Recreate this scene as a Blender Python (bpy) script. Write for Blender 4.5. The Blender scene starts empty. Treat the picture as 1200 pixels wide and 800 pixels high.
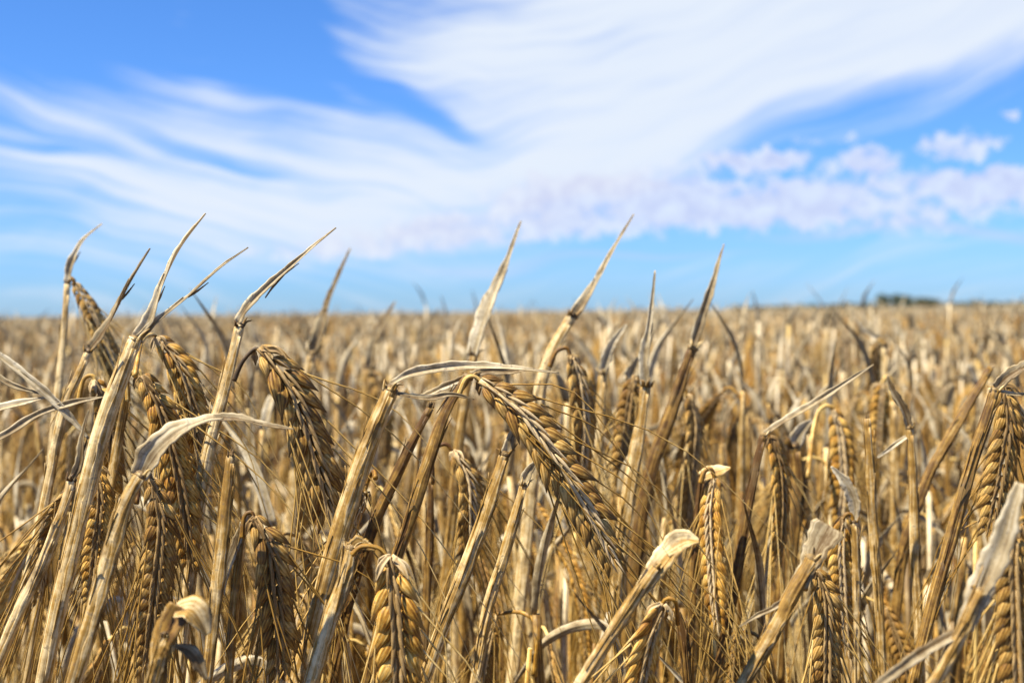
import bpy, math, random
from mathutils import Vector, Matrix
R = math.radians
random.seed(7)
SC = bpy.context.scene
COL = SC.collection

# ------------------------------------------------------------------ camera
F = 1450.0                       # focal length in pixels of the 1200 px photograph
CAM = Vector((0, 0, 0.90))
pitch, roll = R(1.34), R(0.67)
fwd = Vector((0, math.cos(pitch), -math.sin(pitch)))
right = Vector((math.cos(roll), 0, -math.sin(roll)))
right = (right - fwd * right.dot(fwd)).normalized()
up = right.cross(fwd).normalized()
cd = bpy.data.cameras.new('camera'); cam = bpy.data.objects.new('camera', cd); COL.objects.link(cam)
cam.matrix_world = Matrix.Translation(CAM) @ Matrix((right, up, -fwd)).transposed().to_4x4()
cd.sensor_width = 36; cd.lens = 36 * F / 1200; cd.clip_start = .02; cd.clip_end = 5000
cd.dof.use_dof = True; cd.dof.focus_distance = .42; cd.dof.aperture_fstop = 13.0
cd.dof.aperture_blades = 7
SC.camera = cam

def P(px, py, d):
    return CAM + d * (fwd + right * ((px - 600) / F) + up * ((400 - py) / F))

# ------------------------------------------------------------------ light
SUN_EL, SUN_AZ = R(61), R(244)          # azimuth clockwise from +Y: behind the camera, to the left
sd = Vector((math.sin(SUN_AZ) * math.cos(SUN_EL), math.cos(SUN_AZ) * math.cos(SUN_EL), math.sin(SUN_EL)))
sl = bpy.data.lights.new('sun', 'SUN'); so = bpy.data.objects.new('sun', sl); COL.objects.link(so)
sl.energy = 5.0; sl.angle = R(.5); sl.color = (1, .91, .75)
so.rotation_euler = sd.to_track_quat('Z', 'Y').to_euler(); so.location = (-3, -3, 6)
SC.cycles.diffuse_bounces = 2
SC.view_settings.view_transform = 'Standard'; SC.view_settings.look = 'None'
SC.view_settings.exposure = 1.24; SC.view_settings.gamma = 1
SC.view_settings.use_curve_mapping = False

W = bpy.data.worlds.new('World'); SC.world = W; W.use_nodes = True
nt = W.node_tree; nt.nodes.clear()

class G:                                    # tiny node graph helper
    def __init__(s, nt): s.nt = nt
    def n(s, typ, ins=None, **kw):
        o = s.nt.nodes.new(typ)
        for k, v in kw.items(): setattr(o, k, v)
        for k, v in (ins or {}).items():
            sock = o.inputs[k]
            if hasattr(v, 'is_output'): s.nt.links.new(v, sock)
            elif isinstance(v, bpy.types.Node): s.nt.links.new(v.outputs[0], sock)
            else: sock.default_value = v
        return o
    def m(s, op, a, b=0.0, c=None, clamp=False):
        d = {0: a, 1: b}
        if c is not None: d[2] = c
        return s.n('ShaderNodeMath', d, operation=op, use_clamp=clamp).outputs[0]
    def mr(s, v, a, b, c=0., d=1., typ='SMOOTHSTEP'):
        return s.n('ShaderNodeMapRange', {0: v, 1: a, 2: b, 3: c, 4: d}, interpolation_type=typ).outputs[0]
    def mix(s, f, a, b, mode='MIX'):
        o = s.n('ShaderNodeMix', data_type='RGBA', blend_type=mode)
        for k, v in ((0, f), (6, a), (7, b)):
            if hasattr(v, 'is_output'): s.nt.links.new(v, o.inputs[k])
            else: o.inputs[k].default_value = v if k == 0 else (*v, 1)
        return o.outputs[2]
    def noise(s, vec, scale, detail=3, rough=.5, dist=0.):
        return s.n('ShaderNodeTexNoise', {'Vector': vec, 'Scale': scale, 'Detail': detail, 'Roughness': rough, 'Distortion': dist})

g = G(nt)
sky = g.n('ShaderNodeTexSky', sky_type='NISHITA', sun_disc=False)
sky.sun_elevation = SUN_EL; sky.sun_rotation = SUN_AZ; sky.altitude = 100; sky.air_density = 1.0; sky.dust_density = .3; sky.ozone_density = 2.0
dirn = g.n('ShaderNodeTexCoord').outputs['Generated']
sx = g.n('ShaderNodeSeparateXYZ', {0: dirn})
az = g.m('ARCTAN2', sx.outputs[0], sx.outputs[1]); el = g.m('ARCSINE', sx.outputs[2])
U = g.m('MULTIPLY', az, F / 100); V = g.m('MULTIPLY', el, F / 100)
UV = g.n('ShaderNodeCombineXYZ', {0: U, 1: V, 2: 0.0}).outputs[0]
def vadd(a, b): return g.n('ShaderNodeVectorMath', {0: a, 1: b}, operation='ADD').outputs[0]
def vsc(a, k):
    o = g.n('ShaderNodeVectorMath', {0: a}, operation='SCALE'); o.inputs['Scale'].default_value = k; return o.outputs[0]
def vsub(a, k): return g.n('ShaderNodeVectorMath', {0: a, 1: k}, operation='SUBTRACT').outputs[0]
def mapping(v, loc, rot, sc, typ='TEXTURE'):
    return g.n('ShaderNodeMapping', {0: v, 1: loc, 2: rot, 3: sc}, vector_type=typ).outputs[0]
def sk(px, py): return ((px - 600) / 100, (366 - .0117 * (px - 600) - py) / 100, 0)
def stroke(v, px, py, ln, wd, ang, st, soft=1.0):
    mp = mapping(v, sk(px, py), (0, 0, R(-ang)), (ln / 200, wd / 200, 1))
    gr = g.n('ShaderNodeTexGradient', {0: mp}, gradient_type='SPHERICAL').outputs[1]
    return g.mr(gr, 0, soft, 0, st)
def total(lst):
    s = lst[0]
    for x in lst[1:]: s = g.m('ADD', s, x)
    return s
# slow warp for the cirrus, quick puffy warp for the small cumulus
w1 = vsc(vsub(g.noise(UV, .40, 2).outputs[1], (.5, .5, .5)), 1.0)
cu = vadd(UV, w1)
cir = [stroke(cu, *a) for a in (
    (760, 40, 900, 300, -6, 1.2, .7), (620, 130, 560, 220, 16, .6, .8), (980, 40, 760, 190, -22, .9, .8), (1060, -70, 1000, 300, -6, 1.3, .6),
    (680, 190, 760, 150, -6, .8, .9), (400, 235, 1000, 190, 6, .95, .9), (270, 130, 480, 130, 20, .75, .9), (110, 150, 620, 60, 12, .75, .9),
    (180, 215, 900, 80, 12, .7, .9), (250, 285, 900, 120, 0, .75, .9), (820, 150, 620, 100, -18, .7, .9), (1180, 18, 700, 200, -16, 1.6, .8), (1260, -20, 500, 200, -10, 1.2, .8),
    (230, 40, 130, 60, -60, .5, .9), (640, -160, 900, 340, 0, .8, .6), (420, 165, 420, 70, 16, .45, .9), (110, 100, 420, 90, 20, .35, .9))]
hol = [stroke(cu, *a) for a in (
    (300, 24, 420, 190, 62, 1.1, .7), (455, 122, 280, 44, 24, .95, .8), (250, 182, 330, 30, 13, .85, .9), (90, 186, 240, 24, 6, .8, .9),
    (60, 40, 620, 210, 8, 1.25, .8), (1130, 175, 560, 90, -13, .9, .7), (920, 240, 860, 150, -3, 1.1, .8), (560, 285, 420, 50, -6, .35, .9), (170, 222, 300, 18, 10, .5, .9))]
cs = g.m('SUBTRACT', total(cir), total(hol))
def streaks(rot, off, k=1.0): return g.noise(mapping(cu, (off, off * 2, 0), (0, 0, R(rot)), (3.6, .17 * k, 1)), 1.0, 7, .60, .0).outputs[0]
stl, stm, str_ = streaks(-13, 3), streaks(8, 5), streaks(21, 8, 1.3)
st = g.n('ShaderNodeMix', {0: g.mr(U, -2.2, .8), 2: stl, 3: stm}).outputs[0]
st = g.n('ShaderNodeMix', {0: g.mr(U, -.5, 3), 2: st, 3: str_}).outputs[0]
soft = g.noise(mapping(cu, (1, 2, 0), (0, 0, R(20)), (2.2, .9, 1)), .9, 7, .6, .3).outputs[0]
cs = g.m('ADD', cs, g.m('MULTIPLY', g.m('SUBTRACT', st, .5), 2.5))
cs = g.m('ADD', cs, g.m('MULTIPLY', g.m('SUBTRACT', soft, .5), .9))
cirrus = g.m('MULTIPLY', g.mr(cs, -.25, 1.6), g.mr(st, .25, .6, .86, .98))
w2 = vsc(vsub(g.noise(UV, 3.4, 6, .6).outputs[1], (.5, .5, .5)), .45)
pu = vadd(UV, w2)
cum = [stroke(pu, *a) for a in (
    (1060, 240, 560, 76, -2, 1.0, .5), (860, 246, 340, 76, 0, .9, .6), (900, 205, 420, 60, 2, .6, .7), (1060, 275, 360, 22, 0, .5, .8), (1100, 185, 130, 34, 0, 1.0, .5), (1010, 197, 80, 40, 0, 1.0, .5),
    (880, 192, 150, 32, 4, .95, .5), (720, 245, 320, 100, 2, .85, .6), (580, 264, 360, 84, -4, .8, .7), (450, 280, 340, 66, -6, .75, .8), (640, 225, 260, 50, 0, .6, .7),
    (1156, 152, 26, 18, 0, .9, .6), (960, 172, 160, 16, 6, .5, .8), (700, 215, 240, 50, 0, .5, .8), (1130, 225, 160, 46, 4, .8, .5), (790, 218, 200, 28, 0, .6, .7),
    (330, 295, 320, 50, 2, .4, .9), (1190, 192, 60, 26, 0, .7, .6))]
pn = g.noise(mapping(pu, (0, 0, 0), (0, 0, 0), (1.3, .9, 1)), 5.2, 7, .6).outputs[0]
ct = total(cum)
pc = g.m('ADD', ct, g.m('MULTIPLY', g.m('MULTIPLY', g.m('SUBTRACT', pn, .53), 3.6), g.m('MULTIPLY', ct, 3.0, clamp=True)))
cumul = g.m('MULTIPLY', g.mr(pc, .1, 1.15), .82)
thin = total([stroke(cu, 1080, 276, 560, 22, 1, .45, .9), stroke(cu, 700, 300, 500, 16, -2, .3, .9), stroke(cu, 560, 312, 300, 12, 0, .25, .9)])
blue = g.mix(1.0, sky.outputs[0], g.mix(g.mr(el, -.02, .30), (.49, .85, 1.58), (.47, .88, 1.50)), 'MULTIPLY')
c1 = g.mix(g.m('MINIMUM', thin, .6), blue, (5.2, 5.8, 8.2))
pk = g.mix(g.mr(pn, .35, .7), (5.6, 5.9, 7.7), (7.0, 7.5, 8.5))
c1 = g.mix(cirrus, c1, (6.8, 7.45, 8.4))
c1 = g.mix(cumul, c1, pk)
bg = g.n('ShaderNodeBackground', {0: c1, 1: .05})
g.n('ShaderNodeOutputWorld', {0: bg})

# ------------------------------------------------------------------ materials
def material(name, ramp, streak=(1500, 22), rough=.6, transl=0., bump=.35, vary=.25, tip=None, spec=.35, stain=.35, ribs=False):
    m = bpy.data.materials.new(name); m.use_nodes = True
    t = m.node_tree; t.nodes.clear(); q = G(t)
    uv = q.n('ShaderNodeUVMap').outputs[0]
    obj = q.n('ShaderNodeTexCoord').outputs['Object']
    inf = q.n('ShaderNodeObjectInfo')
    mp = q.n('ShaderNodeMapping', {0: uv, 3: (streak[0], streak[1], 1)}).outputs[0]
    fib = q.noise(mp, 1.0, 4, .6, .3).outputs[0]
    mp2 = q.n('ShaderNodeMapping', {0: uv, 3: (streak[0] * .28, streak[1] * .9, 1)}).outputs[0]
    fib2 = q.noise(mp2, 1.0, 3).outputs[0]
    mp3 = q.n('ShaderNodeMapping', {0: uv, 3: (streak[0] * .12, streak[1] * 1.6, 1)}).outputs[0]
    f = q.m('ADD', q.m('MULTIPLY', fib, .45), q.m('ADD', q.m('MULTIPLY', fib2, .35), q.m('MULTIPLY', q.noise(mp3, 1.0, 4, .65).outputs[0], .32)))
    f = q.m('SUBTRACT', f, .06)
    f = q.m('ADD', f, q.m('MULTIPLY', q.m('SUBTRACT', q.noise(obj, 260, 4, .6).outputs[0], .5), .30))
    if ribs:                                  # raised veins along the husk
        uu = q.n('ShaderNodeSeparateXYZ', {0: uv}).outputs[0]
        f = q.m('ADD', f, q.m('MULTIPLY', q.m('SINE', q.m('MULTIPLY', uu, 2 * math.pi * 10)), .055))
    f = q.m('ADD', f, q.m('MULTIPLY', q.m('SUBTRACT', inf.outputs['Random'], .5), vary))
    cr = q.n('ShaderNodeValToRGB', {0: f})
    e = cr.color_ramp.elements
    e[0].position = .37; e[0].color = (*ramp[0], 1); e[1].position = .63; e[1].color = (*ramp[2], 1)
    k = e.new(.5); k.color = (*ramp[1], 1)
    col = cr.outputs[0]
    sn = q.noise(obj, 95, 6, .7).outputs[0]
    col = q.mix(q.m('MULTIPLY', q.mr(sn, .50, .68), stain), col, (.15, .095, .035))
    sp = q.noise(obj, 520, 2, .5).outputs[0]
    col = q.mix(q.m('MULTIPLY', q.mr(sp, .60, .70), .55), col, (.12, .085, .055))
    if tip:                                   # v runs 0..1 along a grain: pale base, weathered tip
        v = q.n('ShaderNodeSeparateXYZ', {0: uv}).outputs[1]
        col = q.mix(q.mr(v, .55, 1.05), col, tip)
    bp = q.n('ShaderNodeBump', {'Strength': bump, 'Distance': .0004, 'Height': f})
    b = q.n('ShaderNodeBsdfPrincipled', {'Base Color': col, 'Roughness': rough, 'Normal': bp.outputs[0], 'Specular IOR Level': spec})
    out = b.outputs[0]
    if transl:
        tr = q.n('ShaderNodeBsdfTranslucent', {0: col})
        out = q.n('ShaderNodeMixShader', {0: transl, 1: out, 2: tr.outputs[0]}).outputs[0]
    q.n('ShaderNodeOutputMaterial', {0: out})
    return m

M = {
 'stem': material('straw', ((.080, .030, .002), (.34, .175, .016), (.78, .57, .20)), streak=(1300, 22), bump=.7, stain=.7, vary=.2),
 'sheath': material('sheath', ((.085, .038, .006), (.34, .195, .038), (.76, .60, .32)), streak=(1300, 22), bump=.8, transl=.06, stain=.75, vary=.2),
 'leaf': material('dry_leaf', ((.15, .09, .032), (.49, .39, .22), (.78, .70, .51)), streak=(1700, 24), bump=.6, transl=.34, stain=.6, vary=.14),
 'bleached': material('bleached_straw', ((.20, .13, .055), (.52, .40, .205), (.77, .65, .43)), streak=(1300, 22), transl=.05, stain=.5, vary=.35),
 'husk': material('husk', ((.15, .085, .025), (.36, .23, .08), (.64, .49, .27)), transl=.05),
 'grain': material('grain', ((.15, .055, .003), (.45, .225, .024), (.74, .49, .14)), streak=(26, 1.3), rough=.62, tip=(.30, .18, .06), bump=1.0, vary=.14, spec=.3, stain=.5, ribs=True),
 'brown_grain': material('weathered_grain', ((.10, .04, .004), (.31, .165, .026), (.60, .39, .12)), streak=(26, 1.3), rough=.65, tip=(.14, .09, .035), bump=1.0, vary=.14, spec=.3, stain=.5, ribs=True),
 'awn': material('awn', ((.24, .13, .018), (.48, .31, .085), (.74, .59, .29)), streak=(500, 9), bump=.1, stain=.1),
 'node': material('stem_node', ((.05, .03, .012), (.12, .07, .022), (.24, .16, .06))),
}

# ------------------------------------------------------------------ mesh tools
class MB:
    def __init__(s): s.v = []; s.f = []; s.uv = []; s.mi = []; s.mats = []
    def mat(s, name):
        if name not in s.mats: s.mats.append(name)
        return s.mats.index(name)
    def face(s, idx, uvs, mi): s.f.append(idx); s.uv.append(uvs); s.mi.append(mi)
    def mesh(s, name):
        me = bpy.data.meshes.new(name); me.from_pydata(s.v, [], s.f)
        ul = me.uv_layers.new(name='UVMap')
        ul.data.foreach_set('uv', [c for us in s.uv for u in us for c in u])
        me.polygons.foreach_set('use_smooth', [True] * len(s.f))
        me.polygons.foreach_set('material_index', s.mi)
        for k in s.mats: me.materials.append(M[k])
        me.update(); return me
    def build(s, name, parent=None, label=None):
        o = bpy.data.objects.new(name, s.mesh(name)); COL.objects.link(o)
        if parent:
            o.parent = parent
            pm = parent
            off = Vector()
            while pm: off += pm.location; pm = pm.parent
            o.location = (0, 0, 0); o.data.transform(Matrix.Translation(-off))
        if label: o['label'] = label
        return o

def catmull(pts, n):
    """n+1 points evenly spread along a smooth curve through pts"""
    pts = [Vector(p) for p in pts]
    if len(pts) == 2: return [pts[0].lerp(pts[1], i / n) for i in range(n + 1)]
    q = [pts[0] * 2 - pts[1]] + pts + [pts[-1] * 2 - pts[-2]]
    fine = []
    for i in range(1, len(q) - 2):
        a, b, c, d = q[i - 1:i + 3]
        for k in range(12):
            t = k / 12
            fine.append(.5 * ((2 * b) + (c - a) * t + (2 * a - 5 * b + 4 * c - d) * t * t + (3 * b - a - 3 * c + d) * t ** 3))
    fine.append(pts[-1])
    L = [0]
    for i in range(1, len(fine)): L.append(L[-1] + (fine[i] - fine[i - 1]).length)
    out = []; j = 0
    for i in range(n + 1):
        s = L[-1] * i / n
        while j < len(L) - 2 and L[j + 1] < s: j += 1
        t = (s - L[j]) / max(1e-9, L[j + 1] - L[j])
        out.append(fine[j].lerp(fine[j + 1], min(1, t)))
    return out

def frames(pts, hint):
    T = []
    for i in range(len(pts)):
        a = pts[max(0, i - 1)]; b = pts[min(len(pts) - 1, i + 1)]
        T.append((b - a).normalized())
    N = Vector(hint); N = (N - T[0] * N.dot(T[0]))
    if N.length < 1e-4: N = T[0].orthogonal()
    N.normalize(); out = []
    for t in T:
        N = (N - t * N.dot(t)).normalized()
        out.append((t, t.cross(N).normalized(), N.copy()))       # tangent, side, normal
    return out

def lerpl(lst, t):
    if not isinstance(lst, (list, tuple)): return lst
    x = t * (len(lst) - 1); i = min(int(x), len(lst) - 2)
    return lst[i] + (lst[i + 1] - lst[i]) * (x - i)

def tube(mb, pts, rad, mat, sides=9, n=24, flat=1.0, hint=(0, -1, .2), rib=0., bumps=(), cap=True, unit=None, wob=0.):
    mi = mb.mat(mat); P_ = catmull(pts, n); fr = frames(P_, hint); b0 = len(mb.v); s = 0
    rows = []; ph = random.random() * 6
    for i, (p, (T, S, N)) in enumerate(zip(P_, fr)):
        t = i / n; r = lerpl(rad, t)
        for (bt, bw, bh) in bumps: r *= 1 + bh * math.exp(-((t - bt) / bw) ** 2)
        if i: s += (P_[i] - P_[i - 1]).length
        rows.append(s)
        for k in range(sides):
            a = 2 * math.pi * k / sides
            rr = r * (1 + wob * math.sin(t * 17 + ph) + wob * .7 * math.sin(t * 41 + 2 * ph) + rib * math.cos(a * 4 + ph) + rib * .8 * math.sin(a * 3 + t * 2 + ph))
            mb.v.append(tuple(p + S * (rr * math.cos(a)) + N * (rr * flat * math.sin(a))))
    r0 = lerpl(rad, .3) * 2 * math.pi
    for i in range(n):
        for k in range(sides):
            k2 = (k + 1) % sides; a = b0 + i * sides
            u0, u1 = k / sides * r0, (k + 1) / sides * r0; v0, v1 = rows[i], rows[i + 1]
            if unit: u0, u1, v0, v1 = k / sides, (k + 1) / sides, i / n, (i + 1) / n
            mb.face((a + k, a + k2, a + sides + k2, a + sides + k), ((u0, v0), (u1, v0), (u1, v1), (u0, v1)), mi)
    if cap:
        mb.face(tuple(b0 + k for k in reversed(range(sides))), ((0, 0),) * sides, mi)
        e = b0 + n * sides
        mb.face(tuple(e + k for k in range(sides)), ((0, rows[-1]),) * sides, mi)

def leaf(mb, pts, wid, mat='leaf', n=30, fold=(.5, .5), twist=(0, 0), curl=0., hint=(0, -1, .3), th=.00022, rag=.05, seg=3, wave=.12):
    """a dried blade: folded along the midrib, twisted, with thickness"""
    mi = mb.mat(mat); P_ = catmull(pts, n); fr = frames(P_, hint); b0 = len(mb.v); s = 0
    js = [j / seg for j in range(-seg, seg + 1)]; m = len(js); rows = []; per = 2 * m
    w1, w2, ph = random.uniform(.6, 1.4), random.uniform(2, 4), random.random() * 6
    for i, (p, (T, S, N)) in enumerate(zip(P_, fr)):
        t = i / n
        if i: s += (P_[i] - P_[i - 1]).length
        rows.append(s)
        tw = lerpl(twist, t) + .15 * math.sin(ph + t * 5 * w1)
        fo = lerpl(fold, t); w = max(.00015, lerpl(wid, t) * .5 * (1 + rag * (math.sin(t * 23 * w1 + ph) + math.sin(t * 51 * w1 + 3 * ph) * .7 ))) 
        A = S * math.cos(tw) + N * math.sin(tw); B = N * math.cos(tw) - S * math.sin(tw)
        asym = .25 * math.sin(ph + t * w2 * 2)
        top, bot = [], []
        for j in js:
            fa = fo * (1 + (asym if j > 0 else -asym))
            x = w * j * math.cos(fa); y = w * abs(j) * math.sin(fa) + curl * w * (j * j) * j * j - wave * w * math.sin(j * 7 + ph + t * 3) * .35
            if curl: x *= 1 - .35 * min(1, abs(curl)) * abs(j) ** 3
            e = .25 + .75 * (1 - abs(j) ** 3)
            top.append(p + A * x + B * (y + th * e)); bot.append(p + A * x + B * (y - th * e))
        mb.v += [tuple(q) for q in top] + [tuple(q) for q in reversed(bot)]
    wm = max(wid) if isinstance(wid, (list, tuple)) else wid
    uu = [j * wm / 2 for j in js] + [j * wm / 2 for j in reversed(js)]
    for i in range(n):
        a = b0 + i * per
        for k in range(per):
            k2 = (k + 1) % per
            mb.face((a + k, a + k2, a + per + k2, a + per + k), ((uu[k], rows[i]), (uu[k2], rows[i]), (uu[k2], rows[i + 1]), (uu[k], rows[i + 1])), mi)
    mb.face(tuple(b0 + k for k in reversed(range(per))), ((0, 0),) * per, mi)
    e = b0 + n * per
    mb.face(tuple(e + k for k in range(per)), ((0, rows[-1]),) * per, mi)

GP = ((0, .30), (.10, .64), (.24, .92), (.36, 1.0), (.52, .88), (.70, .58), (.86, .24), (1, .04))
def grain(mb, p, d, side, nrm, L, w, mat='grain', sides=10, rings=8):
    """one plump ribbed grain from p along d; side = width direction"""
    mi = mb.mat(mat); b0 = len(mb.v)
    d = d.normalized(); nrm = (nrm - d * nrm.dot(d)).normalized(); side = d.cross(nrm)
    pr = GP if rings >= 8 else [GP[i] for i in (0, 2, 4, 7)]
    for (t, r) in pr:
        c = p + d * (L * t) + nrm * (w * .22 * math.sin(math.pi * t))
        for k in range(sides):
            a = 2 * math.pi * k / sides
            rr = w * .5 * r * (1 + (.035 * math.cos(8 * a + 1) if sides > 12 else .06 * math.cos(5 * a + 1)) + .03 * math.sin(t * 9 + w * 9000))
            dent = 1 - .28 * max(0, math.cos(a - math.pi / 2)) ** 6 * (1 if rings >= 8 else 0)
            mb.v.append(tuple(c + side * (rr * math.cos(a)) + nrm * (rr * .82 * math.sin(a) * dent)))
    for i in range(len(pr) - 1):
        for k in range(sides):
            k2 = (k + 1) % sides; a = b0 + i * sides
            mb.face((a + k, a + k2, a + sides + k2, a + sides + k), ((k / sides, pr[i][0]), ((k + 1) / sides, pr[i][0]), ((k + 1) / sides, pr[i + 1][0]), (k / sides, pr[i + 1][0])), mi)
    mb.face(tuple(b0 + k for k in reversed(range(sides))), ((0, 0),) * sides, mi)
    e = b0 + (len(pr) - 1) * sides
    mb.face(tuple(e + k for k in range(sides)), ((0, 1),) * sides, mi)

def ear_layout(pts, width, hint, face=0.):
    P_ = catmull(pts, 60)
    L = sum((P_[i + 1] - P_[i]).length for i in range(60))
    sp = width * .128; cnt = max(8, int(L / sp)); fr = frames(P_, hint); out = []
    for i in range(cnt):
        t = i / (cnt - 1); k = min(59, int(t * 60)); f = t * 60 - k
        p = P_[k].lerp(P_[k + 1], f); T, S, N = fr[k]
        S2 = S * math.cos(face) + N * math.sin(face); N2 = N * math.cos(face) - S * math.sin(face)
        env = min(1, .55 + t * 3.0) * (1 if t < .72 else 1 - (t - .72) * 1.5)
        out.append((t, p, T, S2, N2, env, 1 if i % 2 else -1))
    return out, L

def awns(mb, lay, width, ln, frac=.6, rad=.00021, spread=.20, n=8, sides=4, droop=.12):
    for (t, p, T, S, N, env, s) in lay:
        if random.random() > frac: continue
        d = (T + S * (s * random.uniform(.05, spread * 1.6)) + N * random.uniform(-spread, spread)).normalized()
        a = p + (T * .62 + S * s * .34).normalized() * width * .72 * env
        q = a + d * ln * random.uniform(.35, 1.0)
        mid = a.lerp(q, .5) + S * s * width * random.uniform(0, .35) + Vector((0, 0, 1)) * random.uniform(-.2, .5) * width
        q = q + Vector((0, 0, -1)) * droop * random.random() * ln
        tube(mb, [a, mid, q], [rad * 1.5, rad, rad * .4], 'awn', sides=sides, n=n, cap=False)

def ear(parent, pts, width, gmat='grain', hint=None, face=0., awn=.09, awn_frac=.85, split=True, lo=False, mb=None):
    """nodding two-row ear: rachis and pale sterile florets down the middle, plump grains both sides"""
    hint = hint or (CAM - Vector(pts[0]))
    lay, L = ear_layout(pts, width, hint, face)
    m = mb or MB()
    tube(m, pts, [width * .05, width * .045, width * .02], 'husk', sides=5 if lo else 7, n=10 if lo else 20)
    gs = []
    for (t, p, T, S, N, env, s) in lay:
        if not lo:
            for z in (1, -1):                 # sterile laterals on both flat faces
                for y in (.3,):
                    d = T + N * z * .10 + S * (s * y * .45) + Vector([random.uniform(-.05, .05)] * 3)
                    a = p + N * z * width * .13 + S * s * y * width * .10
                    grain(m, a, d, S, N * z, width * .58 * env, width * .075 * env, 'husk', 6, 8)
        a = math.radians(28 + random.uniform(-5, 5)) * (1 if t < .8 else .7)
        d = T * math.cos(a) + S * (s * math.sin(a)) + N * random.uniform(-.07, .07)
        gs.append((p + S * (s * width * .075), d, S, N, width * random.uniform(.64, .76) * env, width * random.uniform(.222, .258) * env))
    am = m if (mb or not awn) else MB()
    if awn: awns(am, lay, width, awn, awn_frac, **(dict(n=4, sides=3, rad=.00024) if lo else {}))
    if mb is not None:
        for q in gs: grain(m, *q, mat=gmat, sides=6 if lo else 8, rings=4 if lo else 8)
        return m
    eo = m.build('ear', parent)
    if split:
        for q in gs:
            k = MB(); grain(k, *q, mat=gmat, sides=18); k.build('grain', eo)
    else:
        k = MB()
        for q in gs: grain(k, *q, mat=gmat, sides=9)
        k.build('grains', eo)
    if awn: am.build('awns', eo)
    return eo

def thing(name, loc, label, cat, group=None):
    o = bpy.data.objects.new(name, None); COL.objects.link(o); o.location = loc
    o.empty_display_size = .02
    o['label'] = label; o['category'] = cat
    if group: o['group'] = group
    return o

def to_ground(a, b):
    """carry on from a through b down to the soil, turning upright"""
    d = (b - a).normalized(); p = b.copy(); out = []
    if d.z > -.3: d.z = -.3; d.normalize()
    while p.z > .03 and len(out) < 40:
        d = (d * .80 + Vector((0, 0, -1)) * .20).normalized()
        p = p + d * .06; out.append(p.copy())
    out[-1].z = -.01
    return out

# ------------------------------------------------------------------ ground
def simple(name, c1, c2, scale, rough=.9, bump=.5):
    m = bpy.data.materials.new(name); m.use_nodes = True; t = m.node_tree; t.nodes.clear(); q = G(t)
    ob = q.n('ShaderNodeTexCoord').outputs['Object']
    a = q.noise(ob, scale, 8, .65).outputs[0]
    col = q.mix(q.mr(a, .35, .65), c1, c2)
    bp = q.n('ShaderNodeBump', {'Strength': bump, 'Height': a})
    b = q.n('ShaderNodeBsdfPrincipled', {'Base Color': col, 'Roughness': rough, 'Normal': bp.outputs[0]})
    q.n('ShaderNodeOutputMaterial', {0: b.outputs[0]}); M[name] = m; return m
simple('soil', (.09, .06, .035), (.20, .14, .08), 9)
simple('canopy', (.50, .40, .24), (.72, .62, .42), 6)
simple('far_leaves', (.03, .045, .025), (.07, .085, .045), 1.5)
simple('bark', (.07, .05, .04), (.14, .11, .08), 6)
me = bpy.data.meshes.new('ground')
me.from_pydata([(-3000, -3000, 0), (3000, -3000, 0), (3000, 3000, 0), (-3000, 3000, 0)], [], [(0, 1, 2, 3)])
me.materials.append(M['soil']); go = bpy.data.objects.new('ground', me); COL.objects.link(go); go['kind'] = 'structure'

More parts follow.
